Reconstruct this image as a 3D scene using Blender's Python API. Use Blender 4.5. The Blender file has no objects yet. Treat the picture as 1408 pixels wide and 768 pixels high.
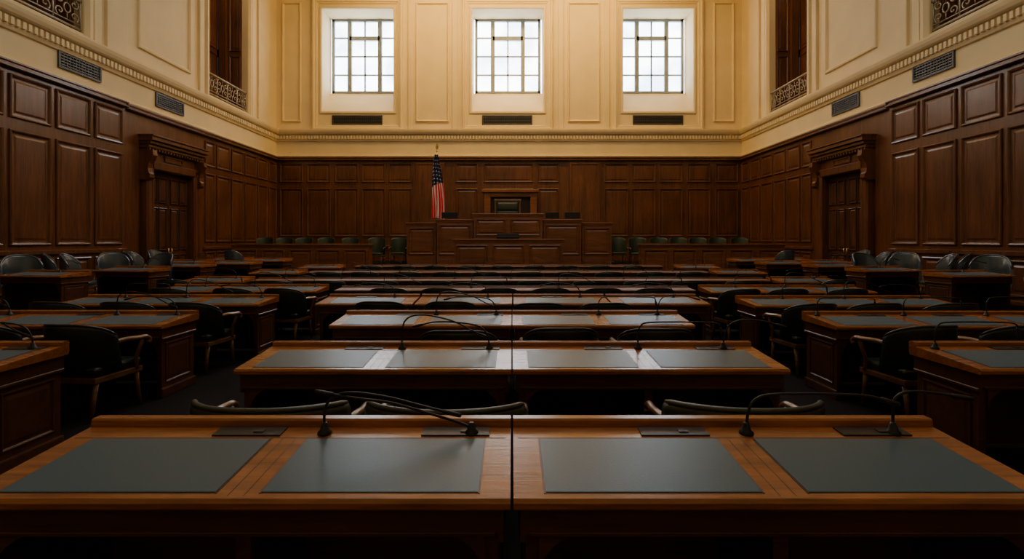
import bpy, bmesh, math, random
from mathutils import Vector, Matrix
random.seed(4)
scene = bpy.context.scene
COL = scene.collection
PI = math.pi

# ------------------------------------------------------------------ materials
def new_mat(name):
    m = bpy.data.materials.new(name); m.use_nodes = True
    nt = m.node_tree; b = nt.nodes['Principled BSDF']
    return m, nt, b

def wood(name, c1, c2, rough, axis, coat=0.0, scale=1.0, bump=0.08, crough=0.16):
    m, nt, b = new_mat(name)
    tc = nt.nodes.new('ShaderNodeTexCoord'); mp = nt.nodes.new('ShaderNodeMapping')
    s = [9*scale]*3; s[axis] = 0.7*scale
    mp.inputs['Scale'].default_value = s
    n1 = nt.nodes.new('ShaderNodeTexNoise'); n1.inputs['Scale'].default_value = 1.0
    n1.inputs['Detail'].default_value = 6; n1.inputs['Distortion'].default_value = 0.6
    n2 = nt.nodes.new('ShaderNodeTexNoise'); n2.inputs['Scale'].default_value = 5.0; n2.inputs['Detail'].default_value = 4
    n3 = nt.nodes.new('ShaderNodeTexNoise'); n3.inputs['Scale'].default_value = 0.9
    r = nt.nodes.new('ShaderNodeValToRGB')
    r.color_ramp.elements[0].position = 0.3; r.color_ramp.elements[0].color = (*c1, 1)
    r.color_ramp.elements[1].position = 0.7; r.color_ramp.elements[1].color = (*c2, 1)
    mx = nt.nodes.new('ShaderNodeMath'); mx.operation = 'MULTIPLY_ADD'; mx.inputs[1].default_value = 0.45
    mx2 = nt.nodes.new('ShaderNodeMath'); mx2.operation = 'MULTIPLY_ADD'; mx2.inputs[1].default_value = 0.35; 
    L = nt.links.new
    L(tc.outputs['Object'], mp.inputs['Vector']); L(mp.outputs[0], n1.inputs['Vector']); L(mp.outputs[0], n2.inputs['Vector'])
    L(tc.outputs['Object'], n3.inputs['Vector'])
    L(n2.outputs['Fac'], mx.inputs[0]); 
    sc = nt.nodes.new('ShaderNodeMath'); sc.operation = 'MULTIPLY'; sc.inputs[1].default_value = 0.55
    L(n1.outputs['Fac'], sc.inputs[0]); L(sc.outputs[0], mx.inputs[2])
    L(n3.outputs['Fac'], mx2.inputs[0])
    ad = nt.nodes.new('ShaderNodeMath'); ad.operation = 'SUBTRACT'; ad.inputs[1].default_value = 0.175
    L(mx.outputs[0], ad.inputs[0]); L(ad.outputs[0], mx2.inputs[2])
    L(mx2.outputs[0], r.inputs['Fac']); L(r.outputs['Color'], b.inputs['Base Color'])
    b.inputs['Roughness'].default_value = rough
    b.inputs['Coat Weight'].default_value = coat; b.inputs['Coat Roughness'].default_value = crough
    bp = nt.nodes.new('ShaderNodeBump'); bp.inputs['Strength'].default_value = bump; bp.inputs['Distance'].default_value = 0.01
    L(n2.outputs['Fac'], bp.inputs['Height']); L(bp.outputs[0], b.inputs['Normal'])
    return m

def plain(name, col, rough=0.5, metal=0.0, nscale=0.0, var=0.15, bump=0.0, coat=0.0, spec=0.5, crough=0.25, tint=None):
    m, nt, b = new_mat(name)
    b.inputs['Roughness'].default_value = rough; b.inputs['Metallic'].default_value = metal
    b.inputs['Coat Weight'].default_value = coat; b.inputs['Specular IOR Level'].default_value = spec
    b.inputs['Coat Roughness'].default_value = crough
    if tint: b.inputs['Specular Tint'].default_value = (*tint, 1)
    tc = nt.nodes.new('ShaderNodeTexCoord'); n = nt.nodes.new('ShaderNodeTexNoise')
    n.inputs['Scale'].default_value = nscale or 3.0; n.inputs['Detail'].default_value = 5
    r = nt.nodes.new('ShaderNodeValToRGB')
    r.color_ramp.elements[0].color = (*[c*(1-var) for c in col], 1); r.color_ramp.elements[0].position = 0.3
    r.color_ramp.elements[1].color = (*[min(1, c*(1+var)) for c in col], 1); r.color_ramp.elements[1].position = 0.7
    L = nt.links.new
    L(tc.outputs['Object'], n.inputs['Vector']); L(n.outputs['Fac'], r.inputs['Fac']); L(r.outputs['Color'], b.inputs['Base Color'])
    if bump:
        bp = nt.nodes.new('ShaderNodeBump'); bp.inputs['Strength'].default_value = bump; bp.inputs['Distance'].default_value = 0.004
        L(n.outputs['Fac'], bp.inputs['Height']); L(bp.outputs[0], b.inputs['Normal'])
    return m

M_WALLWOOD = wood('wall_mahogany', (0.052, 0.018, 0.007), (0.185, 0.067, 0.024), 0.30, 2, 0.2)
M_ROSTRUM = wood('rostrum_mahogany', (0.12, 0.038, 0.013), (0.29, 0.098, 0.031), 0.33, 0, 0.15)
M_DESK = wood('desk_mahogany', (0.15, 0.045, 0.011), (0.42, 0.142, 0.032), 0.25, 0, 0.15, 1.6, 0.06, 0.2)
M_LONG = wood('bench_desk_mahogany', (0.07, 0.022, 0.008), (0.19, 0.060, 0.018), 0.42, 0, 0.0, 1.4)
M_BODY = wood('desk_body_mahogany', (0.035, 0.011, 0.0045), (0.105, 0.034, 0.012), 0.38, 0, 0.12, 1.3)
M_DOOR = wood('door_shaded_mahogany', (0.035, 0.013, 0.006), (0.12, 0.045, 0.018), 0.34, 2, 0.15)  # leaf wood darkened, putting the shade of a deep recess into its colour
M_INLAY = plain('inlay_rosewood', (0.07, 0.022, 0.008), 0.35)
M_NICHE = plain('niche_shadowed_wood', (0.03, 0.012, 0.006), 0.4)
M_PAD = plain('pad_leather', (0.046, 0.082, 0.104), 0.33, 0, 240, 0.12, 0.14, 0.0, 0.6, 0.22, (0.55, 0.8, 1.0))
_b = M_PAD.node_tree.nodes['Principled BSDF']
_b.inputs['Sheen Weight'].default_value = 0.22; _b.inputs['Sheen Roughness'].default_value = 0.4
_b.inputs['Sheen Tint'].default_value = (0.45, 0.72, 1.0, 1)  # blue specular and sheen tints imitate cool window reflection on the pads
M_CHAIR = plain('chair_black_leather', (0.013, 0.020, 0.018), 0.30, 0, 120, 0.2, 0.15)
M_CHAIRO = plain('chair_olive_leather', (0.045, 0.050, 0.038), 0.38, 0, 120, 0.2, 0.2)
M_CHAIRS = plain('chair_blue_shine_leather', (0.036, 0.052, 0.066), 0.24, 0, 120, 0.2, 0.1, 0.5, 0.8, 0.2, (0.75, 0.88, 1.0))  # bluish shine of the light put into the base and specular colour
M_CHAIRG = plain('chair_green_leather', (0.032, 0.044, 0.026), 0.38, 0, 120, 0.2, 0.2)
M_CHAIRWOOD = wood('chair_walnut', (0.09, 0.042, 0.018), (0.22, 0.105, 0.042), 0.3, 1, 0.2, 2.0)
M_PLASTER = plain('cream_plaster', (0.76, 0.615, 0.345), 0.75, 0, 1.2, 0.05, 0.1)
M_CEIL = plain('ceiling_plaster', (0.70, 0.62, 0.46), 0.8, 0, 1.0, 0.04)
M_CARPET = plain('dark_carpet', (0.010, 0.008, 0.009), 0.95, 0, 60, 0.35, 0.5, 0, 0.1)
M_BLACK = plain('microphone_black', (0.012, 0.012, 0.013), 0.42, 0.2)
M_MATTE = plain('matte_black', (0.010, 0.010, 0.010), 0.95, 0, 5, .1, 0, 0, 0.05)
M_BRONZE = plain('bronze_plate', (0.05, 0.045, 0.04), 0.4, 0.8, 30)
M_BRASS = plain('brass', (0.55, 0.38, 0.12), 0.3, 0.9)
M_IRON = plain('gilded_iron', (0.36, 0.31, 0.22), 0.45, 0.4, 8)
M_VENT = plain('vent_metal', (0.07, 0.07, 0.068), 0.5, 0.4)
M_DARK = plain('vent_shadow', (0.006, 0.006, 0.006), 0.9)
M_MULL = plain('window_grey_frame', (0.25, 0.29, 0.34), 0.55, 0.0)
M_SCREEN = plain('monitor_plastic', (0.010, 0.011, 0.011), 0.35)

def glass_mat():
    m, nt, b = new_mat('frosted_window_glass')
    tc = nt.nodes.new('ShaderNodeTexCoord'); n = nt.nodes.new('ShaderNodeTexNoise')
    n.inputs['Scale'].default_value = 0.6; n.inputs['Detail'].default_value = 3
    r = nt.nodes.new('ShaderNodeValToRGB')
    r.color_ramp.elements[0].position = 0.38; r.color_ramp.elements[0].color = (0.42, 0.54, 0.70, 1)
    r.color_ramp.elements[1].position = 0.6; r.color_ramp.elements[1].color = (0.88, 0.95, 1.0, 1)
    nt.links.new(tc.outputs['Object'], n.inputs['Vector']); nt.links.new(n.outputs['Fac'], r.inputs['Fac'])
    nt.links.new(r.outputs['Color'], b.inputs['Emission Color'])
    b.inputs['Base Color'].default_value = (0.8, 0.85, 0.9, 1)
    b.inputs['Emission Strength'].default_value = 12.0
    b.inputs['Roughness'].default_value = 0.3
    return m
M_GLASS = glass_mat()

def flag_mat():
    m, nt, b = new_mat('flag_cloth')
    b.inputs['Roughness'].default_value = 0.7
    N = nt.nodes.new; L = nt.links.new
    uv = N('ShaderNodeUVMap'); uv.uv_map = 'UVMap'
    sp = N('ShaderNodeSeparateXYZ'); L(uv.outputs[0], sp.inputs[0])
    def math_(op, a, bb=None):
        n = N('ShaderNodeMath'); n.operation = op
        for i, v in enumerate([a, bb]):
            if v is None: continue
            if isinstance(v, (int, float)): n.inputs[i].default_value = v
            else: L(v, n.inputs[i])
        return n.outputs[0]
    u, v = sp.outputs[0], sp.outputs[1]
    st = math_('GREATER_THAN', math_('FRACT', math_('MULTIPLY', u, 5.0)), 0.55)
    can = math_('MULTIPLY', math_('LESS_THAN', u, 1.2), math_('GREATER_THAN', math_('SUBTRACT', v, math_('MULTIPLY', u, 0.1)), 0.48))
    du = math_('SUBTRACT', math_('FRACT', math_('MULTIPLY', u, 7)), 0.5)
    dv = math_('SUBTRACT', math_('FRACT', math_('MULTIPLY', v, 17)), 0.5)
    d = math_('ADD', math_('MULTIPLY', du, du), math_('MULTIPLY', dv, dv))
    star = math_('LESS_THAN', d, 0.035)
    m1 = N('ShaderNodeMixRGB'); L(st, m1.inputs[0]); m1.inputs[1].default_value = (0.80, 0.008, 0.012, 1); m1.inputs[2].default_value = (0.9, 0.88, 0.84, 1)
    m2 = N('ShaderNodeMixRGB'); L(star, m2.inputs[0]); m2.inputs[1].default_value = (0.008, 0.014, 0.075, 1); m2.inputs[2].default_value = (0.8, 0.8, 0.8, 1)
    m3 = N('ShaderNodeMixRGB'); L(can, m3.inputs[0]); L(m1.outputs[0], m3.inputs[1]); L(m2.outputs[0], m3.inputs[2])
    L(m3.outputs[0], b.inputs['Base Color'])
    return m
M_FLAG = flag_mat()

# ------------------------------------------------------------------ mesh builder
class MB:
    def __init__(s):
        s.bm = bmesh.new(); s.mi = 0
    def face(s, vs, smooth=False):
        try:
            f = s.bm.faces.new(vs); f.material_index = s.mi; f.smooth = smooth; return f
        except ValueError:
            return None
    def box(s, x0, x1, y0, y1, z0, z1, bev=0.0):
        v = [s.bm.verts.new(p) for p in [(x0,y0,z0),(x1,y0,z0),(x1,y1,z0),(x0,y1,z0),(x0,y0,z1),(x1,y0,z1),(x1,y1,z1),(x0,y1,z1)]]
        fs = [s.face([v[i] for i in q]) for q in [(0,3,2,1),(4,5,6,7),(0,1,5,4),(1,2,6,5),(2,3,7,6),(3,0,4,7)]]
        if bev:
            es = set(e for f in fs for e in f.edges)
            r = bmesh.ops.bevel(s.bm, geom=list(es), offset=bev, segments=2, profile=0.6, affect='EDGES')
            for f in r['faces']: f.material_index = s.mi
        return s
    def prism(s, pts, axis, a, b, smooth=False):
        def P(p, t):
            if axis == 0: return (t, p[0], p[1])
            if axis == 1: return (p[0], t, p[1])
            return (p[0], p[1], t)
        A = [s.bm.verts.new(P(p, a)) for p in pts]; B = [s.bm.verts.new(P(p, b)) for p in pts]
        n = len(pts)
        s.face(A[::-1]); s.face(B)
        for i in range(n):
            s.face([A[i], A[(i+1) % n], B[(i+1) % n], B[i]], smooth)
        return s
    def relief(s, fn, u0, u1, v0, v1, prof, cap=True):
        loops = []
        for ins, h in prof:
            loops.append([s.bm.verts.new(fn(*p, h)) for p in [(u0+ins, v0+ins), (u1-ins, v0+ins), (u1-ins, v1-ins), (u0+ins, v1-ins)]])
        for a, b in zip(loops, loops[1:]):
            for i in range(4):
                s.face([a[i], a[(i+1) % 4], b[(i+1) % 4], b[i]])
        if cap: s.face(loops[-1])
        return s
    def tube(s, pts, r, seg=8, caps=True):
        pts = [Vector(p) for p in pts]; n = len(pts)
        rs = r if isinstance(r, (list, tuple)) else [r]*n
        prev = None; rings = []
        for i, p in enumerate(pts):
            t = (pts[min(i+1, n-1)] - pts[max(i-1, 0)]).normalized()
            if prev is None:
                a = Vector((0, 0, 1)) if abs(t.z) < 0.9 else Vector((1, 0, 0))
                nx = t.cross(a).normalized()
            else:
                nx = (prev - t*prev.dot(t)).normalized()
            prev = nx; ny = t.cross(nx)
            rings.append([s.bm.verts.new(p + (nx*math.cos(2*PI*k/seg) + ny*math.sin(2*PI*k/seg))*rs[i]) for k in range(seg)])
        for a, b in zip(rings, rings[1:]):
            for k in range(seg):
                s.face([a[k], a[(k+1) % seg], b[(k+1) % seg], b[k]], True)
        if caps: s.face(rings[0][::-1]); s.face(rings[-1])
        return s
    def lathe(s, prof, c=(0, 0, 0), seg=16):
        rings = [[s.bm.verts.new((c[0]+r*math.cos(2*PI*k/seg), c[1]+r*math.sin(2*PI*k/seg), c[2]+z)) for k in range(seg)] for r, z in prof]
        for a, b in zip(rings, rings[1:]):
            for k in range(seg):
                s.face([a[k], a[(k+1) % seg], b[(k+1) % seg], b[k]], True)
        s.face(rings[0][::-1]); s.face(rings[-1])
        return s
    def obj(s, name, mats, parent=None, loc=(0, 0, 0), recalc=True):
        if recalc: bmesh.ops.recalc_face_normals(s.bm, faces=s.bm.faces)
        me = bpy.data.meshes.new(name); s.bm.to_mesh(me); s.bm.free()
        for m in (mats if isinstance(mats, (list, tuple)) else [mats]): me.materials.append(m)
        o = bpy.data.objects.new(name, me); COL.objects.link(o)
        o.location = loc
        if parent: o.parent = parent
        return o

def catmull(pts, n=6):
    P = [Vector(p) for p in pts]; P = [P[0]*2-P[1]] + P + [P[-1]*2-P[-2]]
    out = []
    for i in range(1, len(P)-2):
        for k in range(n):
            t = k/n; a, b, c, d = P[i-1:i+3]
            out.append(0.5*((2*b)+(c-a)*t+(2*a-5*b+4*c-d)*t*t+(3*b-a-3*c+d)*t**3))
    out.append(P[-2]); return out

def struct(o, label=None):
    o['kind'] = 'structure'
    if label: o['label'] = label
    return o
def thing(o, label, cat, group=None):
    o['label'] = label; o['category'] = cat
    if group: o['group'] = group
    return o
def empty(name, loc=(0, 0, 0), rz=0):
    e = bpy.data.objects.new(name, None); COL.objects.link(e); e.location = loc; e.rotation_euler = (0, 0, rz)
    e.empty_display_size = 0.2
    return e
def clone(o, parent=None):
    c = o.copy(); COL.objects.link(c)
    if parent: c.parent = parent
    for ch in o.children: clone(ch, c)
    return c
def place(src, used, loc, rz=0, label=None, group=None):
    """first placement uses the prototype itself"""
    if not used.get(src.name):
        used[src.name] = True; c = src
    else:
        c = clone(src)
    c.location = loc; c.rotation_euler = (0, 0, rz)
    if label: c['label'] = label
    if group: c['group'] = group
    return c
USED = {}

# ------------------------------------------------------------------ room dimensions
XL, XR, YB, YF = -11.25, 10.97, 25.0, -4.0
ZW = 5.46      # top of panelling
ZC = 14.6
fB = lambda u, v, h: (u, YB-h, v)
fL = lambda u, v, h: (XL+h, u, v)
fR = lambda u, v, h: (XR-h, u, v)

struct(MB().box(XL-2, XR+2, YF-0.3, YB+2, -0.3, 0).obj('floor', M_CARPET), 'dark carpeted chamber floor')
mb = MB().box(XL-2, XR+2, YF-0.3, YB+2, ZC, ZC+0.3)
for i in range(5):
    for j in range(6):
        u0 = XL+0.6+i*4.3; v0 = YF+0.8+j*4.75
        mb.relief(lambda u, v, h: (u, v, ZC-h), u0, u0+3.9, v0, v0+4.3, [(0, 0), (0, 0.2), (0.3, 0.2), (0.45, 0.03), (0.6, 0.03)], True)
struct(mb.obj('ceiling', M_CEIL), 'cream coffered plaster ceiling')

# back wall with deep window recesses
WIN = [(-9.06, -5.66), (-1.91, 1.49), (5.31, 8.65)]
WZ0, WZ1, WIY = 7.72, 12.61, 26.2
mb = MB()
mb.box(XL-2, XR+2, YB, YB+1.8, 0, WZ0)
mb.box(XL-2, XR+2, YB, YB+1.8, WZ1, ZC)
xs = [XL-2] + [x for w in WIN for x in w] + [XR+2]
for i in range(0, len(xs), 2):
    mb.box(xs[i], xs[i+1], YB, YB+1.8, WZ0, WZ1)
for a, b in WIN:   # sloped sills
    mb.prism([(YB+0.0, WZ0), (YB+0.02, WZ0+0.03), (WIY, 8.90), (WIY+0.3, 8.90), (WIY+0.3, WZ0)], 0, a, b)
ring = [(0, 0), (0, 0.12), (0.05, 0.16), (0.11, 0.16), (0.14, 0.08), (0.22, 0.08), (0.25, 0.04), (0.30, 0.04), (0.30, 0)]
thin = [(0, 0), (0.015, 0.06), (0.05, 0.08), (0.09, 0.03), (0.11, 0.0)]
for a, b in WIN:
    mb.relief(fB, a-0.46, b+0.46, 6.8, 13.15, ring, False)
    mb.relief(fB, a-0.13, b+0.13, 7.60, WZ1+0.12, [(0, 0), (0.02, 0.05), (0.10, 0.05), (0.125, 0.0)], False)
for a, b in [(-10.97, -10.05), (-4.6, -3.0), (2.65, 4.2), (9.6, 10.6)]:
    mb.relief(fB, a, b, 7.2, 12.9, thin, False)
for a, b in [(-4.95, -4.75), (-2.85, -2.6), (2.2, 2.45), (4.4, 4.65)]:
    mb.box(a, b, YB-0.07, YB+0.01, 6.8, 13.6, 0.02)
struct(mb.obj('wall_back', M_PLASTER), 'cream plaster wall with moulded panels and deep window recesses')

# windows
for k, (a, b) in enumerate(WIN):
    z0, z1 = 8.90, WZ1; cx = (a+b)/2
    fr = MB()
    a2, b2 = a+0.06, b-0.06
    y0, y1 = WIY-0.02, WIY+0.10
    w = b2-a2; h = z1-z0
    fr.box(a2, a2+0.13, y0, y1, z0, z1); fr.box(b2-0.13, b2, y0, y1, z0, z1)
    fr.box(a2, b2, y0, y1, z0, z0+0.12); fr.box(a2, b2, y0, y1, z1-0.12, z1)
    xa, xb = a2+w*0.27, a2+w*0.73
    fr.box(xa-0.10, xa+0.10, y0-0.02, y1, z0, z1); fr.box(xb-0.10, xb+0.10, y0-0.02, y1, z0, z1)
    zt = z0+h*0.74
    fr.box(xa, xb, y0-0.02, y1, zt-0.10, zt+0.10)
    for q in (0.25, 0.5, 0.75):
        if q < 0.7: fr.box(a2, b2, y0+0.03, y1, z0+h*q-0.034, z0+h*q+0.034)
        else:
            fr.box(a2, xa, y0+0.03, y1, z0+h*q-0.034, z0+h*q+0.034); fr.box(xb, b2, y0+0.03, y1, z0+h*q-0.034, z0+h*q+0.034)
    fr.box(cx-0.034, cx+0.034, y0+0.03, y1, z0, z1)
    wo = fr.obj('window_%d' % (k+1), M_MULL); struct(wo, 'tall multi-pane window with grey metal glazing bars')
    g = MB().box(a, b, WIY+0.11, WIY+0.14, z0-0.1, z1+0.1).obj('window_glass', M_GLASS, wo)

# vents
def vent(fn, u0, u1, v0, v1, label):
    e = MB().relief(fn, u0, u1, v0, v1, [(0, 0), (0, 0.05), (0.05, 0.05), (0.06, 0.02)], False)
    o = e.obj('air_vent', M_VENT)
    g = MB(); n = 5
    g.relief(fn, u0+0.06, u1-0.06, v0+0.06, v1-0.06, [(0, 0.006)], True)
    g.obj('vent_back', M_DARK, o)
    g = MB(); hh = (v1-v0-0.12)/n
    for i in range(n):
        vv = v0+0.06+hh*(i+0.3)
        g.relief(fn, u0+0.055, u1-0.055, vv, vv+hh*0.4, [(0, 0.007), (0, 0.035)], True)
    k = int((u1-u0)/0.1)
    for i in range(k):
        uu = u0+0.06+(u1-u0-0.12)*i/k
        g.relief(fn, uu, uu+0.018, v0+0.055, v1-0.055, [(0, 0.007), (0, 0.03)], True)
    g.obj('vent_grille', M_VENT, o)
    thing(o, label, 'air vent', 'wall air vents')
for a, b in WIN:
    c = (a+b)/2-0.02
    vent(fB, c-1.2, c+1.2, 7.04, 7.52, 'dark metal air vent grille below a window')
for fn, lab in ((fL, 0), (fR, 1)):
    vent(fn, 12.95, 14.3, 5.86, 6.34, 'grey metal air vent grille in cream frieze')
    vent(fn, 16.5, 17.9, 5.80, 6.24, 'grey metal air vent grille in cream frieze above doorway')

# side walls with balcony openings
OPN = [(10.4, 13.75), (19.4, 22.3)]
OZ0, OZ1 = 6.98, 12.9
def side_wall(X, sg, name):
    xo = X - sg*2.0
    x0, x1 = min(X, xo), max(X, xo)
    m = MB()
    m.box(x0, x1, YF-0.3, YB, 0, OZ0); m.box(x0, x1, YF-0.3, YB, OZ1, ZC)
    ys = [YF-0.3] + [y for o in OPN for y in o] + [YB]
    for i in range(0, len(ys), 2): m.box(x0, x1, ys[i], ys[i+1], OZ0, OZ1)
    fn = fL if sg > 0 else fR
    for a, b in [(15.7, 18.3), (5.5, 9.2), (0.5, 4.5)]:
        m.relief(fn, a, b, 7.35, 13.3, [(0, 0), (0.02, 0.06), (0.07, 0.07), (0.12, 0.03), (0.14, 0.0)], False)
    for a, b in [(14.0, 14.25), (14.45, 15.2), (9.5, 10.1), (18.75, 19.0), (22.55, 22.8), (23.1, 24.1)]:
        m.box(min(X-sg*0.01, X+sg*0.09), max(X-sg*0.01, X+sg*0.09), a, b, 6.8, 13.8, 0.02)
    for a, b in OPN:
        m.relief(fn, a-0.22, b+0.22, OZ0-0.3, OZ1+0.22, [(0, 0), (0.02, 0.1), (0.12, 0.1), (0.2, 0.03), (0.22, 0.0)], False)
    struct(m.obj(name, M_PLASTER), 'cream plaster wall with moulded panels and balcony openings')
side_wall(XL, 1, 'wall_left'); side_wall(XR, -1, 'wall_right')
struct(MB().box(XL-2, XR+2, YF-0.3, YF, 0, ZC).obj('wall_front', M_PLASTER), 'cream plaster wall')

# balcony wood linings
TRIM = [0]
def trim_name():
    TRIM[0] += 1; return 'trim_%d' % TRIM[0]
P_RAISED = [(0, 0.0), (0, 0.035), (0.03, 0.045), (0.06, 0.02), (0.075, -0.005), (0.10, -0.005), (0.19, 0.02)]
P_FINE = [(0, 0.0), (0, 0.034), (0.02, 0.048), (0.045, 0.038), (0.06, 0.004), (0.085, 0.001), (0.11, 0.001), (0.15, 0.016)]
def wprof(d, s=1.0, hs=1.0): return [(i*s, d+h*hs) for i, h in P_RAISED]
def fprof(d, s=1.0): return [(i*s, d+h) for i, h in P_FINE]
for X, sg, fn in ((XL, 1, fL), (XR, -1, fR)):
    for a, b in OPN:
        m = MB()
        bx = X - sg*1.2
        m.box(min(bx, bx-sg*0.05), max(bx, bx-sg*0.05), a, b, OZ0, OZ1)
        fb = lambda u, v, h, bx=bx, sg=sg: (bx+sg*h, u, v)
        n = 3; w = (b-a)/n
        for i in range(n):
            m.relief(fb, a+w*i+0.08, a+w*(i+1)-0.08, OZ0+0.2, OZ0+2.4, wprof(0.0), True)
            m.relief(fb, a+w*i+0.08, a+w*(i+1)-0.08, OZ0+2.6, OZ1-0.2, wprof(0.0), True)
        for yy, s2 in ((a, 1), (b, -1)):
            m.box(min(bx, X-sg*0.25), max(bx, X-sg*0.25), min(yy, yy+s2*0.05), max(yy, yy+s2*0.05), OZ0, OZ1)
            m.box(min(bx+sg*0.1, bx+sg*0.4), max(bx+sg*0.1, bx+sg*0.4), min(yy+s2*0.05, yy+s2*0.25), max(yy+s2*0.05, yy+s2*0.25), OZ0, OZ1, 0.02)
            ff = lambda u, v, h, yy=yy, s2=s2: (u, yy+s2*(.05+h), v)
            u0, u1 = sorted((bx+sg*.45, X-sg*.28))
            for c, d in ((OZ0+.2, OZ0+2.4), (OZ0+2.6, OZ1-.2)):
                m.relief(ff, u0, u1, c, d, wprof(0, .8), True)
        m.box(min(bx, X-sg*0.1), max(bx, X-sg*0.1), a, b, OZ0, OZ0+0.03)
        struct(m.obj(trim_name(), M_WALLWOOD), 'dark mahogany lining of a balcony opening')

# wainscot base slabs + panels
D0 = 0.06
def capmould(m, fn, u0, u1, d=0.0):
    m.relief(fn, u0, u1, ZW-0.12, ZW+0.06, [(0, 0), (0, d+0.10), (0.02, d+0.14), (0.05, d+0.14), (0.07, d+0.10)], True)
def base_rail(m, fn, u0, u1, d):
    m.relief(fn, u0, u1, 1.22, 1.34, [(0, 0), (0, d+0.03), (0.02, d+0.06), (0.04, d+0.06)], True)
    m.relief(fn, u0, u1, 0, 0.28, [(0, 0), (0, d+0.05), (0.02, d+0.06)], True)
m = MB()
m.relief(fB, XL, XR, 0, ZW, [(0, 0), (0, D0)], True)
capmould(m, fB, XL, XR, D0)
cols = [(386,417),(423,455),(461,493),(498,530),(535,567),(627,657),(665,733),(739,768),(831,864),(868,901),(906,938),(944,976),(983,1014)]
for a, b in cols:
    ua, ub = (a-704)*0.03472, (b-704)*0.03472
    m.relief(fB, ua, ub, 4.32, 5.20, fprof(D0), True)
    m.relief(fB, ua, ub, 1.75, 4.02, fprof(D0), True)
    m.relief(fB, ua, ub, 0.4, 1.15, fprof(D0), True)
for a, b in [(573, 612), (783, 824)]:
    ua, ub = (a-704)*0.03472, (b-704)*0.03472
    m.relief(fB, ua, ub, 0.3, 5.25, [(0, D0), (0, D0+0.12), (0.08, D0+0.12), (0.10, D0+0.09), (0.22, D0+0.09)], True)
base_rail(m, fB, XL, XR, D0)
struct(m.obj(trim_name(), M_WALLWOOD), 'dark mahogany raised wall panelling')

def side_panels(fn, sg, X):
    m = MB()
    DN = 0.20   # nearer section projects
    m.relief(fn, YF, 14.95, 0, ZW, [(0, 0), (0, DN)], True)
    m.relief(fn, 14.95, 15.95, 0, ZW, [(0, 0), (0, D0)], True)
    m.relief(fn, 18.15, YB, 0, ZW, [(0, 0), (0, D0)], True)
    m.relief(fn, 15.95, 18.15, 3.85, ZW, [(0, 0), (0, D0)], True)
    capmould(m, fn, YF, 14.95, DN); capmould(m, fn, 14.95, YB, D0)
    base_rail(m, fn, YF, 14.95, DN); base_rail(m, fn, 18.95, YB, D0)
    e = [14.9, 13.78, 12.6, 11.42, 10.24, 9.06, 7.88, 6.7, 5.5, 4.3, 3.1, 1.9, 0.7]
    for a, b in zip(e[1:], e):
        m.relief(fn, a+0.07, b-0.07, 4.28, 5.24, fprof(DN, 1.1), True)
        m.relief(fn, a+0.07, b-0.07, 1.45, 4.02, fprof(DN, 1.1), True)
        m.relief(fn, a+0.07, b-0.07, 0.36, 1.14, fprof(DN), True)
    m.relief(fn, 15.05, 15.65, 0.3, 5.2, [(0, D0), (0, D0+0.05), (0.05, D0+0.05)], True)
    e = [19.0, 19.75, 20.8, 21.85, 22.95, 24.0, 24.9]
    for a, b in zip(e, e[1:]):
        m.relief(fn, a+0.06, b-0.06, 4.28, 5.20, fprof(D0), True)
        m.relief(fn, a+0.06, b-0.06, 1.5, 4.02, fprof(D0), True)
        m.relief(fn, a+0.06, b-0.06, 0.36, 1.14, fprof(D0), True)
    struct(m.obj(trim_name(), M_WALLWOOD), 'dark mahogany raised wall panelling beside doorway')
side_panels(fL, 1, XL); side_panels(fR, -1, XR)

# cornices with dentils
def cornice(fn, u0, u1):
    m = MB()
    dz = -0.10
    prof = [(0.0, 6.36), (0.05, 6.38), (0.07, 6.44), (0.07, 6.66), (0.15, 6.68), (0.19, 6.72), (0.23, 6.80), (0.25, 6.88), (0.25, 6.93), (0.0, 6.95)]
    A = [m.bm.verts.new(fn(u0, z+dz, h)) for h, z in prof]; B = [m.bm.verts.new(fn(u1, z+dz, h)) for h, z in prof]
    for i in range(len(prof)-1): m.face([A[i], A[i+1], B[i+1], B[i]])
    u = u0+0.1
    while u < u1-0.1:
        m.relief(fn, u, u+0.08, 6.48+dz, 6.64+dz, [(0, 0.07), (0, 0.14)], True); u += 0.145
    m.relief(fn, u0, u1, 5.53, 5.62, [(0, 0), (0.01, 0.10), (0.03, 0.11)], True)
    return m
struct(cornice(fB, XL, XR).obj(trim_name(), M_PLASTER), 'cream dentil cornice')
struct(cornice(fL, YF, YB).obj(trim_name(), M_PLASTER), 'cream dentil cornice')
struct(cornice(fR, YF, YB).obj(trim_name(), M_PLASTER), 'cream dentil cornice')

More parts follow.
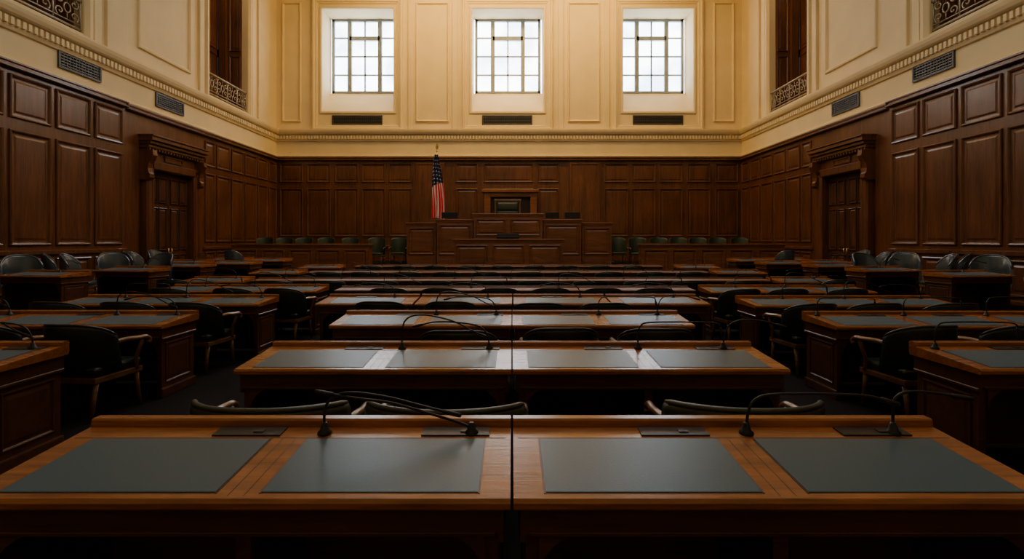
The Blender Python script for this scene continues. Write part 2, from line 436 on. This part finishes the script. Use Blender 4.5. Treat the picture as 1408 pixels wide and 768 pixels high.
# doors with hooded surrounds
def door(fn, n):
    m = MB()
    J = .28
    for a, b in ((15.72, 16.05), (18.05, 18.38)):
        m.relief(fn, a, b, 0, 3.95, [(0, 0), (0, J), (0.05, J+.04), (0.10, J+.04), (0.12, J+.015)], True)
    m.relief(fn, 15.72, 18.38, 3.72, 4.0, [(0, 0), (0, J), (0.04, J+.04), (0.09, J+.04)], True)
    m.relief(fn, 15.8, 18.3, 4.0, 4.28, [(0, 0), (0, 0.22)], True)
    m.relief(fn, 16.6, 17.5, 4.05, 4.24, [(0, 0.22), (0, 0.26), (0.04, 0.26), (0.05, 0.23)], True)
    for z0, z1, d in ((4.28, 4.36, 0.32), (4.36, 4.46, 0.39), (4.46, 4.56, 0.46), (4.56, 4.68, 0.54), (4.68, 4.74, 0.57)):
        m.relief(fn, 15.85-d*0.45, 18.25+d*0.45, z0, z1, [(0, 0), (0, d-0.02), (0.015, d)], True)
    u = 15.72
    while u < 18.3:
        m.relief(fn, u, u+.07, 4.30, 4.36, [(0, 0.30), (0, 0.37)], True); u += .14
    for a in (15.66, 18.24):
        pr = [(0.06, 3.40), (0.36, 3.38), (0.42, 3.45), (0.42, 3.56), (0.37, 3.62), (0.36, 3.74), (0.39, 3.88), (0.46, 4.0), (0.52, 4.12), (0.50, 4.28), (0.06, 4.28)]
        A = [m.bm.verts.new(fn(a, z, h)) for h, z in pr]; B = [m.bm.verts.new(fn(a+0.2, z, h)) for h, z in pr]
        m.face(A[::-1]); m.face(B)
        for i in range(len(pr)): m.face([A[i], A[(i+1) % len(pr)], B[(i+1) % len(pr)], B[i]])
    o = m.obj('door_%d' % n, M_WALLWOOD); struct(o, 'tall mahogany double door with bracketed hood')
    for a, b in ((16.05, 17.04), (17.06, 18.05)):
        l = MB(); l.relief(fn, a, b, 0.02, 3.72, [(0, 0.0), (0, 0.05)], True)
        for c, d in ((0.2, 1.1), (1.25, 2.6), (2.75, 3.55)):
            for p, q in ((a+0.08, (a+b)/2-0.03), ((a+b)/2+0.03, b-0.08)):
                l.relief(fn, p, q, c, d, wprof(0.05, 0.5, 1.0), True)
        leaf = l.obj('door_leaf', M_DOOR, o)
        hx = b-0.07 if a < 16.5 else a+0.07
        h = MB().tube([fn(hx, 1.05, 0.05), fn(hx, 1.05, 0.12), fn(hx, 1.3, 0.12), fn(hx, 1.3, 0.05)], 0.015)
        h.obj('door_handle', M_BRASS, leaf)
door(fL, 1); door(fR, 2)

# balcony railings
def railing(fn, a, b, label):
    m = MB(); z0, z1 = 7.03, 7.85; d = -0.08
    m.tube([fn(a, z1-0.03, d), fn(b, z1-0.03, d)], 0.05, 8)
    m.tube([fn(a, z0+0.04, d), fn(b, z0+0.04, d)], 0.035, 6)
    m.tube([fn(a, z0+0.16, d), fn(b, z0+0.16, d)], 0.018, 6)
    n = max(3, round((b-a)/0.8)); w = (b-a)/n
    for i in range(n+1):
        u = a+w*i; u = min(max(u, a+0.02), b-0.02)
        m.tube([fn(u, z0, d), fn(u, z1, d)], 0.02, 6)
    for i in range(n):
        c = a+w*(i+0.5); zc = (z0+z1)/2+0.05
        m.tube([fn(c+0.10*math.cos(t*PI/8), zc+0.12*math.sin(t*PI/8), d) for t in range(17)], 0.02, 6, False)
        for sx in (-1, 1):
            for sz in (-1, 1):
                pts = []
                for t in range(16):
                    r = 0.012+0.0095*t; an = t*0.5
                    pts.append(fn(c+sx*(0.22+r*math.cos(an)*0.95), zc+sz*(0.155+r*math.sin(an)*0.85), d))
                m.tube(pts, 0.018, 5)
        m.tube([fn(c, z0+0.16, d), fn(c, zc-0.12, d)], 0.014, 5); m.tube([fn(c, zc+0.12, d), fn(c, z1, d)], 0.014, 5)
    thing(m.obj('balcony_railing', M_IRON), label, 'railing', 'ornate balcony railings')
for fn in (fL, fR):
    for a, b in OPN:
        railing(fn, a, b, 'ornate scrolled iron railing across a balcony opening')

# ------------------------------------------------------------------ desks
def ztop(y): return 0.735+(y+0.60)*(0.037/0.54)
MICPATH = {
 'A': [(0,0,0),(0,0,.09),(.025,0,.145),(.10,0,.172),(.25,0,.155),(.40,0,.118),(.52,0,.088)],
 'B': [(0,0,0),(-.02,0,.035),(-.14,0,.075),(-.33,0,.128),(-.48,0,.148),(-.60,-.01,.172)],
 'C': [(0,0,0),(.008,0,.09),(.04,0,.145),(.12,0,.165),(.33,0,.166),(.50,0,.158),(.58,-.01,.14)],
 'D': [(0,0,0),(0,0,.10),(.01,0,.15),(.06,0,.175),(.16,0,.172),(.26,-.02,.16)],
 'E': [(0,0,0),(0,0,.13),(.02,0,.205),(.08,0,.245),(.20,0,.248),(.38,0,.205),(.52,0,.135),(.60,0,.10)],
 'F': [(0,0,0),(-.01,0,.09),(-.07,0,.165),(-.22,0,.195),(-.40,0,.20),(-.52,0,.175)],
 'G': [(0,0,0),(0,0,.12),(.02,0,.17),(.07,0,.195),(.30,0,.20),(.52,0,.195),(.60,0,.18),(.615,0,.13)],
 'H': [(0,0,0),(.01,0,.10),(.05,0,.18),(.14,0,.215),(.28,-.02,.21),(.40,-.04,.18)],
}
MICMESH = {}
def mic(kind, parent, x, y=-0.125):
    if kind not in MICMESH:
        pts = catmull(MICPATH[kind], 6)
        m = MB(); m.lathe([(0.029, 0), (0.029, 0.010), (0.019, 0.018), (0.013, 0.04), (0.009, 0.05)], (0, 0, 0), 14)
        m.tube(pts, 0.0060, 8)
        o = m.obj('microphone', M_BLACK)
        e = pts[-1]; d = (pts[-1]-pts[-3]).normalized()
        h = MB().tube([e-d*0.03, e-d*0.025, e+d*0.02, e+d*0.045, e+d*0.05], [0.0065, 0.0095, 0.0105, 0.009, 0.004], 8).obj('microphone_head', M_BLACK, o)
        MICMESH[kind] = (o.data, h.data); bpy.data.objects.remove(h); bpy.data.objects.remove(o)
    d1, d2 = MICMESH[kind]
    o = bpy.data.objects.new('microphone', d1); COL.objects.link(o); o.parent = parent; o.location = (x, y, ztop(y)-0.002)
    h = bpy.data.objects.new('microphone_head', d2); COL.objects.link(h); h.parent = o
    return o

def make_desk(width, centers, padw, mics, plates):
    w2 = width/2; apron = .10
    e = empty('chamber_desk')
    m = MB()
    m.prism([(-.61,.698),(-.615,.705),(-.615,.722),(-.605,.7345),(-.06,.772),(-.058,.798),(-.05,.805),(-.008,.805),(0,.797),(0,.725),(-.01,.70)], 0, -w2, w2)
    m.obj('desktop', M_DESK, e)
    b = MB(); i = 0.04
    b.box(-w2+i, w2-i, -.575, -.555, .70-apron, .70)
    b.box(-w2+i+.01, w2-i-.01, -.582, -.55, .695-apron, .712-apron, .004)
    b.box(-w2+i, w2-i, -.055, -.03, .04, .70)
    fm = lambda u, v, h: (u, -.03+h, v)
    n = len(centers)
    for k in range(n):
        a = -w2+i+(2*w2-2*i)*k/n; c = a+(2*w2-2*i)/n
        b.relief(fm, a+.05, c-.05, .14, .62, wprof(0, .45), True)
    for sx in (-1, 1):
        xo = sx*(w2-i); xi = sx*(w2-i-.045)
        b.box(min(xo, xi), max(xo, xi), -.555, -.03, 0, .70)
        fs = lambda u, v, h, xo=xo, sx=sx: (xo+sx*h*.6, u, v)
        b.relief(fs, -.50, -.09, .14, .54, wprof(0, .3, .3), True)
        b.relief(fs, -.575, -.02, .575, .60, [(0, 0), (0, .03), (.005, .038)], True)
        b.relief(fs, -.575, -.02, .60, .70, [(0, 0), (0, .028)], True)
        b.relief(fs, -.565, -.02, 0, .09, [(0, 0), (0, .025), (.01, .03)], True)
        pts = [(xi, .60), (xi, .45)] + [(xi-sx*.15*(1-math.cos(t*PI/12)), .45+.15*math.sin(t*PI/12)) for t in range(1, 7)]
        b.prism(pts, 1, -.573, -.555)
    for k in range(1, n):
        c = -w2+width*k/n
        b.box(c-.025, c+.025, -.54, -.05, 0, .70)
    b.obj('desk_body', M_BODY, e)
    q = MB()
    for k in range(len(centers)-1):
        c = (centers[k]+centers[k+1])/2
        for dx in (-.028, .025):
            y0, y1 = -.59, -.17
            q.prism([(y0, ztop(y0)-.003), (y0, ztop(y0)+.0006), (y1, ztop(y1)+.0006), (y1, ztop(y1)-.003)], 0, c+dx, c+dx+.0022)
    y0, y1 = -.168, -.165
    q.prism([(y0, ztop(y0)-.003), (y0, ztop(y0)+.001), (y1, ztop(y1)+.001), (y1, ztop(y1)-.003)], 0, -w2+.02, w2-.02)
    q.obj('inlay_line', M_INLAY, e)
    for c in centers:
        p = MB(); y0, y1 = -.572, -.178
        p.mi = 0
        p.prism([(y0, ztop(y0)-.002), (y0, ztop(y0)+.0025), (y0+.003, ztop(y0)+.004), (y1-.003, ztop(y1)+.004), (y1, ztop(y1)+.0025), (y1, ztop(y1)-.002)], 0, -padw/2, padw/2)
        p.mi = 1
        for a, b_ in ((-padw/2-.006, -padw/2), (padw/2, padw/2+.006)):
            p.prism([(y0-.005, ztop(y0)-.002), (y0-.005, ztop(y0)+.0015), (y1+.005, ztop(y1)+.0015), (y1+.005, ztop(y1)-.002)], 0, a, b_)
        o = p.obj('writing_pad', [M_PAD, M_INLAY], e, (c, 0, 0))
    for c in plates:
        p = MB(); y0, y1 = -.150, -.075
        p.prism([(y0, ztop(y0)-.002), (y0, ztop(y0)+.006), (y1, ztop(y1)+.006), (y1, ztop(y1)-.002)], 0, -.14, .14)
        p.prism([(-.128, ztop(-.128)+.005), (-.128, ztop(-.128)+.010), (-.10, ztop(-.10)+.010), (-.10, ztop(-.10)+.005)], 0, .02, .06)
        p.obj('console_plate', M_BRONZE, e, (c, 0, 0))
    for x, k in mics: mic(k, e, x)
    thing(e, 'polished mahogany double desk with grey leather pads and microphones', 'desk', 'legislators\' desks')
    return e

C2 = [-.4335, .4335]
deskL0 = make_desk(1.796, C2, .715, [(.125, 'A'), (.735, 'B')], [-.19, .67])
deskR0 = make_desk(1.796, C2, .715, [(.07, 'C'), (.68, 'D')], [-.23, .60])
deskL = make_desk(1.796, C2, .715, [(.09, 'E'), (.735, 'F')], [-.19, .67])
deskR = make_desk(1.796, C2, .715, [(.03, 'G'), (.66, 'H')], [-.23, .60])
deskS = make_desk(1.796, C2, .715, [(-.80, 'G'), (.12, 'G')], [-.23, .60])
desk3 = make_desk(2.68, [-.88, 0, .88], .72, [(-.75, 'G'), (.1, 'E'), (1.15, 'F')], [-1.0, -.12, .76])
desk3['label'] = 'polished mahogany triple desk with grey leather pads and microphones'
desk1 = make_desk(1.28, [0], .95, [(.3, 'F')], [-.1])
desk1['label'] = 'polished mahogany single desk with grey leather pad and microphone'

place(deskL0, USED, (-.903, 2.30, 0)); place(deskR0, USED, (.903, 2.30, 0))
for y in [4.00, 5.76]:
    place(deskL, USED, (-.903, y, 0)); place(deskR, USED, (.903, y, 0))
for x in (-1.95, -.64, .66, 1.97): place(desk1, USED, (x, 7.5, 0))
# long bench desks nearer the rostrum
def make_long(w, nmic):
    e = empty('bench_desk'); w2 = w/2
    m = MB()
    m.prism([(-.43,.705),(-.435,.712),(-.435,.735),(-.428,.742),(-.04,.752),(-.038,.772),(-.03,.778),(-.006,.778),(0,.772),(0,.725),(-.006,.705)], 0, -w2, w2)
    m.obj('desktop', M_LONG, e)
    b = MB(); i = .03
    b.box(-w2+i, w2-i, -.41, -.39, .50, .706)
    b.box(-w2+i, w2-i, -.06, -.03, .02, .706)
    n = max(2, round(w/.95))
    for k in range(n+1):
        c = -w2+i+.025+(w-2*i-.05)*k/n
        b.box(c-.025, c+.025, -.39, -.03, 0, .706)
    fm = lambda u, v, h: (u, -.03+h, v)
    for k in range(n):
        a = -w2+i+(2*w2-2*i)*k/n; c = a+(2*w2-2*i)/n
        b.relief(fm, a+.05, c-.05, .14, .62, wprof(0, .45), True)
    b.obj('desk_body', M_BODY, e)
    kinds = 'EGHF'
    for k in range(nmic):
        o = mic(kinds[k % 4], e, -w2+w*(k+.5)/nmic, -.1); o.location.z = .744
    thing(e, 'long low mahogany bench desk with row of gooseneck microphones', 'desk', 'long bench desks')
    return e
def long_row(y, x0, x1, k, nm):
    w = (x1-x0)/k
    d = make_long(w-.006, nm)
    for i in range(k): place(d, USED, (x0+w*(i+.5), y, 0))
long_row(9.1, -2.95, 3.05, 2, 2)
long_row(11.2, -5.4, 5.35, 3, 3)
long_row(13.9, -5.3, 5.1, 3, 2)
long_row(17.0, -5.0, 4.8, 2, 3)
# side blocks
place(deskL, USED, (-4.28, 4.0, 0)); place(deskS, USED, (3.93, 4.0, 0))
place(deskL, USED, (-4.34, 5.76, 0)); place(deskL, USED, (-6.14, 5.76, 0))
place(deskS, USED, (4.05, 5.70, 0)); place(deskS, USED, (5.85, 5.70, 0))
place(desk3, USED, (-4.65, 7.45, 0)); place(desk3, USED, (4.45, 7.3, 0))
place(desk3, USED, (-4.55, 9.2, 0)); place(desk3, USED, (4.55, 9.05, 0))

# side tiers on low platforms
for nm, x0, x1 in (('p', XL+.3, -6.9), ('q', 6.7, XR-.3)):
    thing(MB().box(x0, x1, 8.78, 18.9, 0, .2, .01).obj('platform', M_CARPET), 'low carpeted platform carrying side desks', 'platform', 'side platforms')
desks1 = make_desk(1.28, [0], .9, [(.1, 'H')], [-.1])
desks1['label'] = 'polished mahogany single desk on a low side platform'
desks1['group'] = 'side platform desks'
for x, y, rz in [(-8.6, 10.0, -.12), (-8.15, 11.6, -.12), (-8.2, 13.5, -.12), (-7.7, 14.9, -.1), (-9.35, 15.4, -.1), (-7.65, 16.8, -.08), (-9.2, 17.4, -.08),
                 (8.4, 10.0, .12), (7.95, 11.6, .12), (8.0, 13.4, .12), (7.5, 14.9, .1), (9.1, 15.4, .1), (7.5, 16.8, .08), (9.0, 17.4, .08)]:
    place(desks1, USED, (x, y, .2), rz)
place(desk1, USED, (9.4, 8.65, 0))
for x, y in ((-6.12, 11.2), (6.02, 11.1), (-6.05, 13.9), (5.85, 13.9), (-5.9, 16.6), (5.75, 16.6)): place(desk1, USED, (x, y, 0))

# ------------------------------------------------------------------ chairs
def make_chair(back_h, leather, label, group, hw=.35, depth=.24, drop_=.05, pw=2.5, rail_r=.012, arm_h=None):
    e = empty('armchair')
    m = MB(); secs = []
    N = 22; amax = 1.25
    t_ = .013 if rail_r < .015 else .022
    for i in range(N+1):
        a = -amax+2*amax*i/N
        cx, cy = math.sin(a)/math.sin(amax), (1-math.cos(a))/(1-math.cos(amax))
        drop = drop_*abs(a/amax)**pw
        x = hw*cx; y = -.27+depth*cy
        nx, ny = math.sin(a), -math.cos(a)
        zt = back_h-drop; zb = .40
        lean = -.05
        sec = []
        for off, z, ln in ((.0, zb, 0), (t_, zb+.06, .1), (t_*1.2, (zb+zt)/2, .5), (t_, zt-.03, .95), (t_*.5, zt-.003, 1), (-t_*.5, zt-.003, 1), (-t_, zt-.03, .95), (-t_*1.6, (zb+zt)/2, .5), (-t_*1.2, zb+.06, .1), (-.01, zb, 0)):
            sec.append(m.bm.verts.new((x+nx*off, y+ny*off+lean*ln, z)))
        secs.append(sec)
    for a, b in zip(secs, secs[1:]):
        for k in range(len(a)):
            m.face([a[k], a[(k+1) % len(a)], b[(k+1) % len(a)], b[k]], True)
    m.face(secs[0]); m.face(secs[-1][::-1])
    m.obj('backrest', leather, e)
    rail = MB(); pts = []
    for i in range(N+1):
        a = -amax+2*amax*i/N
        pts.append((hw*1.0*math.sin(a)/math.sin(amax), -.32+depth*(1-math.cos(a))/(1-math.cos(amax)), back_h-drop_*abs(a/amax)**pw))
    rail.tube(pts, [rail_r*.6]+[rail_r]*(N-1)+[rail_r*.6], 8); rail.obj('top_rail', leather, e)
    sw = min(.27, hw-.06)
    s = MB().box(-sw, sw, -.24, .27, .37, .46, .03)
    for f in s.bm.faces: f.smooth = True
    s.obj('seat', leather, e)
    f = MB()
    f.box(-sw-.01, sw+.01, -.25, .265, .32, .372, .008); f.obj('seat_frame', M_CHAIRWOOD, e)
    k = arm_h or (.66 if back_h > .8 else .62)
    for sx in (-1, 1):
        a = MB()
        pts = catmull([(sx*(hw-.01), -.08, k), (sx*hw, .02, k+.005), (sx*(hw+.005), .14, k-.005), (sx*hw, .24, k-.01), (sx*hw, .285, k-.04), (sx*hw, .27, k-.07)], 5)
        a.tube(pts, [.023]*len(pts), 8)
        pts = catmull([(sx*(hw-.01), .22, k-.02), (sx*(hw-.015), .19, .56), (sx*(hw-.045), .18, .46), (sx*(sw+.005), .20, .36)], 5)
        a.tube(pts, .018, 8)
        a.obj('armrest', M_CHAIRWOOD, e)
    for sx in (-1, 1):
        for y0, y1 in ((.22, .25), (-.2, -.27)):
            MB().tube([(sx*(sw-.025), y0, .35), (sx*(sw-.02), (y0+y1)/2, .18), (sx*(sw-.005), y1, 0)], [.026, .02, .015], 8).obj('leg', M_CHAIRWOOD, e)
    thing(e, label, 'chair', group)
    return e
chairN = make_chair(.84, M_CHAIR, 'low dark green leather armchair with curved back and wooden arms', 'desk armchairs', .325, .24, .12, 3.0)
chairW = make_chair(.752, M_CHAIRO, 'wide low olive leather armchair with curved padded back rail', 'desk armchairs', .40, .22, .02, 2, .017)
for x, y in [(-1.25, 2.82), (-.34, 2.80), (1.20, 2.82)]: place(chairW, USED, (x, y, 0), random.uniform(-.05, .05))
for x, y, r in [(-.45, 4.5, 0), (.42, 4.62, .03), (1.24, 4.6, -.03), (.32, 6.35, 0), (1.10, 6.35, .03), (-.75, 6.5, 0), (-1.6, 6.5, 0),
             (-3.85, 4.80, -.1), (-4.75, 4.8, 0), (-3.8, 6.40, -.1), (-4.65, 6.45, 0), (-5.5, 6.45, 0), (-3.5, 8.18, -.1), (-4.3, 8.2, 0), (-5.3, 8.2, 0),
             (3.6, 4.74, .1), (4.5, 4.75, 0), (3.5, 6.28, .1), (4.3, 6.33, 0), (5.2, 6.33, 0), (3.45, 8.05, .1), (4.2, 8.1, 0), (5.1, 8.1, 0),
             (-1.9, 8.22, 0), (-1.1, 8.22, 0), (1.4, 8.22, 0), (-.2, 8.22, 0), (.6, 8.22, 0), (2.2, 8.22, 0), (-6.35, 9.95, 0), (6.1, 9.9, 0)]:
    place(chairN, USED, (x, y, 0), r)
chairF = make_chair(.79, M_CHAIR, 'low black leather armchair at a long bench desk', 'bench desk armchairs')
for y, xs_ in ((10.3, (-4.6, -3.6, -2.6, -1.5, -.5, .5, 1.5, 2.5, 3.5, 4.5)), (13.0, (-4.6, -3.6, -2.6, -1.6, -.6, .4, 1.4, 2.4, 3.4, 4.4)), (16.1, (-4.3, -3.3, -2.3, -1.3, -.3, .7, 1.7, 2.7, 3.7))):
    for x in xs_: place(chairF, USED, (x+random.uniform(-.04, .04), y, 0), random.uniform(-.05, .05))
chairS = make_chair(1.06, M_CHAIRS, 'glossy rounded leather armchair with bluish shine in its colour on a low side platform', 'side platform armchairs', .33, .25, .26, 3.0, .022, .68)
for x, y, r in [(-9.85, 9.55, -.9), (-9.9, 10.6, -2.2), (-9.55, 11.55, -1.2), (-9.55, 12.6, -2.2), (-9.6, 13.6, -1.3), (-10.45, 12.1, -.9), (-10.4, 14.5, -1.0),
                (-8.3, 12.2, 2.9), (-8.4, 16.0, -.3), (-10.45, 15.6, -1.6),
                (9.75, 9.55, .8), (9.65, 10.6, 2.2), (9.4, 11.55, 1.2), (9.4, 12.6, 2.2), (9.4, 13.55, 1.3), (10.2, 12.1, .9), (10.2, 14.2, 1.2), (8.3, 12.15, -2.9), (8.25, 16.0, .3), (10.2, 15.5, 1.6)]:
    place(chairS, USED, (x, y, .2), r)
chairG = make_chair(1.08, M_CHAIRG, 'green leather armchair behind a panelled bench', 'bench armchairs', .36, .24, .10, 3)
for x in (-10.1, -9.3, -8.5, -7.6, -6.6): place(chairG, USED, (x, 21.3, .6), PI)
for x in (6.0, 6.8, 7.6, 8.4, 9.3): place(chairG, USED, (x, 21.3, .6), PI)
for x, y in ((-5.5, 21.2), (-4.8, 22.2), (4.5, 22.2), (5.1, 21.2)): place(chairG, USED, (x, y, .6), PI)

# ------------------------------------------------------------------ benches, rostrum
def yfront(y): return lambda u, v, h: (u, y-h, v)
def panel_block(x0, x1, y0, y1, z0, z1, n, cap=.05, zp=None):
    m = MB()
    m.box(x0, x1, y0, y1, z0, z1-.06)
    m.box(x0-cap, x1+cap, y0-cap, y1+cap, z1-.06, z1, .015)
    m.box(x0-cap*.5, x1+cap*.5, y0-cap*.5, y1, z1-.11, z1-.06)
    m.box(x0-.03, x1+.03, y0-.03, y1, z0, z0+.14, .01)
    w = (x1-x0)/n; f = yfront(y0)
    for i in range(n):
        m.relief(f, x0+w*i+.09, x0+w*(i+1)-.09, (zp or z0+.2), z1-.22, fprof(0, .9), True)
    return m
thing(panel_block(-10.7, -5.45, 20.0, 20.45, .0, 1.43, 5).obj('panelled_bench', M_ROSTRUM), 'long panelled mahogany bench', 'bench', 'panelled benches')
thing(panel_block(4.95, 10.4, 20.0, 20.45, .0, 1.43, 5).obj('panelled_bench', M_ROSTRUM), 'long panelled mahogany bench', 'bench', 'panelled benches')
for x0, x1 in ((XL+.2, -4.3), (4.05, XR-.2)):
    thing(MB().box(x0, x1, 20.55, 24.7, 0, .6, .01).obj('platform', M_CARPET), 'raised carpeted platform behind panelled bench', 'platform', 'rear platforms')
thing(MB().box(-2.6, 2.35, 18.5, 20.3, 0, .42, .01).obj('platform', M_CARPET), 'carpeted step in front of rostrum', 'platform')

cd = empty('clerk_desk', (0, 0, 0))
panel_block(-2.09, 1.83, 18.8, 19.45, .42, 1.62, 3).obj('desk_body', M_ROSTRUM, cd)
thing(cd, 'panelled mahogany clerk desk in front of rostrum', 'desk')
ro = empty('rostrum', (0, 0, 0))
panel_block(-1.50, 1.19, 20.5, 21.15, 0, 2.62, 2, zp=1.75).obj('center_desk', M_ROSTRUM, ro)
panel_block(-2.98, -1.56, 20.75, 21.3, 0, 2.40, 1, zp=1.0).obj('side_desk', M_ROSTRUM, ro)
panel_block(1.25, 2.75, 20.75, 21.3, 0, 2.40, 1, zp=1.0).obj('side_desk', M_ROSTRUM, ro)
panel_block(-4.22, -3.04, 21.0, 21.5, 0, 2.28, 1, zp=1.0).obj('outer_desk', M_ROSTRUM, ro)
panel_block(2.81, 4.0, 21.0, 21.5, 0, 2.28, 1, zp=1.0).obj('outer_desk', M_ROSTRUM, ro)
thing(ro, 'stepped panelled mahogany rostrum with raised centre desk', 'rostrum')
thing(MB().box(-4.2, 3.95, 21.6, 24.7, 0, 1.9).obj('platform', M_CARPET), 'high carpeted platform behind rostrum desks', 'platform')

# backdrop behind presiding chair
m = MB()
m.box(-1.3, -1.0, 24.3, 24.66, 1.9, 3.78, .01); m.box(.85, 1.15, 24.3, 24.66, 1.9, 3.78, .01)
m.box(-1.4, 1.25, 24.22, 24.66, 3.78, 3.92, .02); m.box(-1.0, .85, 24.3, 24.66, 3.58, 3.78, .01)
o = m.obj('chair_niche', M_ROSTRUM); thing(o, 'mahogany framed niche behind presiding chair', 'niche')
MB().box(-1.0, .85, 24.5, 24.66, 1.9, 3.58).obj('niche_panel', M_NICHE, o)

# presiding chair
e = empty('presiding_chair', (-.19, 22.7, 1.9), 0)
m = MB().box(-.5, .5, .18, .30, .35, 1.36, .05); m.obj('backrest', M_CHAIRG, e)
m = MB(); m.box(-.44, .44, .10, .19, .50, .95, .04); m.box(-.44, .44, .08, .19, .98, 1.30, .045)
for f in m.bm.faces: f.smooth = True
m.obj('back_cushion', M_CHAIRG, e)
m = MB(); m.box(-.57, -.5, .16, .32, .0, 1.38, .015); m.box(.5, .57, .16, .32, .0, 1.38, .015); m.box(-.59, .59, .15, .33, 1.36, 1.46, .02)
m.obj('frame', M_CHAIRWOOD, e)
MB().box(-.50, .50, -.42, .18, .38, .52, .04).obj('seat', M_CHAIRG, e)
for sx in (-1, 1):
    a = MB(); a.box(min(sx*.50, sx*.6), max(sx*.50, sx*.6), -.42, .16, .66, .74, .02); a.box(min(sx*.52, sx*.58), max(sx*.52, sx*.58), -.40, -.32, 0, .67, .01)
    a.obj('armrest', M_CHAIRWOOD, e)
thing(e, 'large green leather presiding chair with wooden frame', 'chair')

# monitors on rostrum
def monitor(x, y, z, w, label):
    e = empty('desk_monitor', (x, y, z))
    MB().box(-w/2, w/2, -.05, .0, .04, .29, .01).obj('screen', M_SCREEN, e)
    MB().box(-.1, .1, -.08, .06, 0, .015, .003).box(-.025, .025, -.03, .0, .01, .12).obj('stand', M_BLACK, e)
    thing(e, label, 'monitor', 'rostrum monitors')
monitor(-2.5, 21.0, 2.40, .66, 'small black monitor on rostrum side desk')
monitor(1.62, 21.0, 2.40, .54, 'small black monitor on rostrum side desk')
monitor(2.42, 21.0, 2.40, .62, 'small black monitor on rostrum side desk')
m = MB(); m.prism([(-.2, 0), (.2, 0), (.2, .20), (-.2, .05)], 0, -.40, .40); 
o = m.obj('document_stand', M_MATTE, None, (-.15, 19.1, 1.62)); thing(o, 'sloped matte black document stand on clerk desk', 'document stand')

# flag
e = empty('flag', (-3.15, 22.0, 1.9))
MB().lathe([(.22, 0), (.22, .03), (.16, .07), (.05, .10), (.04, .16)], (0, 0, 0), 20).obj('flag_base', M_BRASS, e)
MB().tube([(0, 0, .1), (0, 0, 3.4)], .022, 10).obj('flag_pole', M_BRASS, e)
m = MB(); m.lathe([(.02, 3.38), (.038, 3.40), (.04, 3.43), (.016, 3.46)], (0, 0, 0), 12)
m.prism([(-.02, 3.45), (.02, 3.45), (.045, 3.53), (.09, 3.64), (.04, 3.60), (.025, 3.66), (0, 3.76), (-.025, 3.66), (-.04, 3.60), (-.09, 3.64), (-.045, 3.53)], 1, -.012, .012)
m.obj('eagle_finial', M_BRASS, e)
bm = bmesh.new(); uvl = bm.loops.layers.uv.new('UVMap')
NU, NV = 90, 40; grid = []
for j in range(NV+1):
    v = j/NV; z = .56+(3.25-.56)*v
    wd = .10+.23*math.sin(min(1, (1-v)*1.5)*PI/2)
    r_ = []
    for i in range(NU+1):
        u = i/NU
        x = (u-.42)*wd*1.65 + .03*math.sin(v*5)
        y = -.10+.10*(1-v*.6)*math.sin(u*PI*7+v*1.5)
        zz = z - .22*(u)*(1-v)*0.9 + (.14*(1-v))*math.sin(u*PI)
        r_.append(bm.verts.new((x, y, zz)))
    grid.append(r_)
for j in range(NV):
    for i in range(NU):
        fc = bm.faces.new([grid[j][i], grid[j][i+1], grid[j+1][i+1], grid[j+1][i]]); fc.smooth = True
        for lp, (a, b) in zip(fc.loops, [(i, j), (i+1, j), (i+1, j+1), (i, j+1)]):
            lp[uvl].uv = (a/NU + .25*(b/NV), b/NV)
me = bpy.data.meshes.new('flag_cloth'); bm.to_mesh(me); bm.free(); me.materials.append(M_FLAG)
o = bpy.data.objects.new('flag_cloth', me); COL.objects.link(o); o.parent = e
thing(e, 'United States flag draped on a brass eagle-topped pole', 'flag')

# ------------------------------------------------------------------ lights
def area(name, loc, rot, sx, sy, power, col, spread=None):
    l = bpy.data.lights.new(name, 'AREA'); l.shape = 'RECTANGLE'; l.size = sx; l.size_y = sy; l.energy = power; l.color = col
    if spread: l.spread = spread
    o = bpy.data.objects.new(name, l); COL.objects.link(o); o.location = loc; o.rotation_euler = rot; return o
area('cove_light', (0, 20.8, 14.2), (math.radians(45), 0, 0), 12, .8, 1050, (1, .57, .13))
area('overhead_fill', (0, 10.0, 14.3), (0, 0, 0), 11, 12, 820, (1, .93, .83))  # added overhead fill for desks and lower room, no fixture in the ceiling
for x in (XL-.6, XR+.6):
    for a, b in OPN:
        area('balcony_fill', (x, (a+b)/2, OZ1-.1), (0, 0, 0), .5, 1.2, 12, (1, .7, .4))  # added warm fill to brighten the dark balcony linings, no lamp modelled
w = bpy.data.worlds.new('World'); scene.world = w; w.use_nodes = True
w.node_tree.nodes['Background'].inputs[0].default_value = (.6, .7, .85, 1); w.node_tree.nodes['Background'].inputs[1].default_value = .5

cam = bpy.data.cameras.new('camera'); co = bpy.data.objects.new('camera', cam); COL.objects.link(co)
co.location = (0, 0, 1.57); co.rotation_euler = (PI/2, 0, 0)
cam.sensor_width = 36; cam.lens = 36*720/1408; cam.shift_y = -54/1408; cam.clip_start = .05; cam.clip_end = 200
scene.camera = co
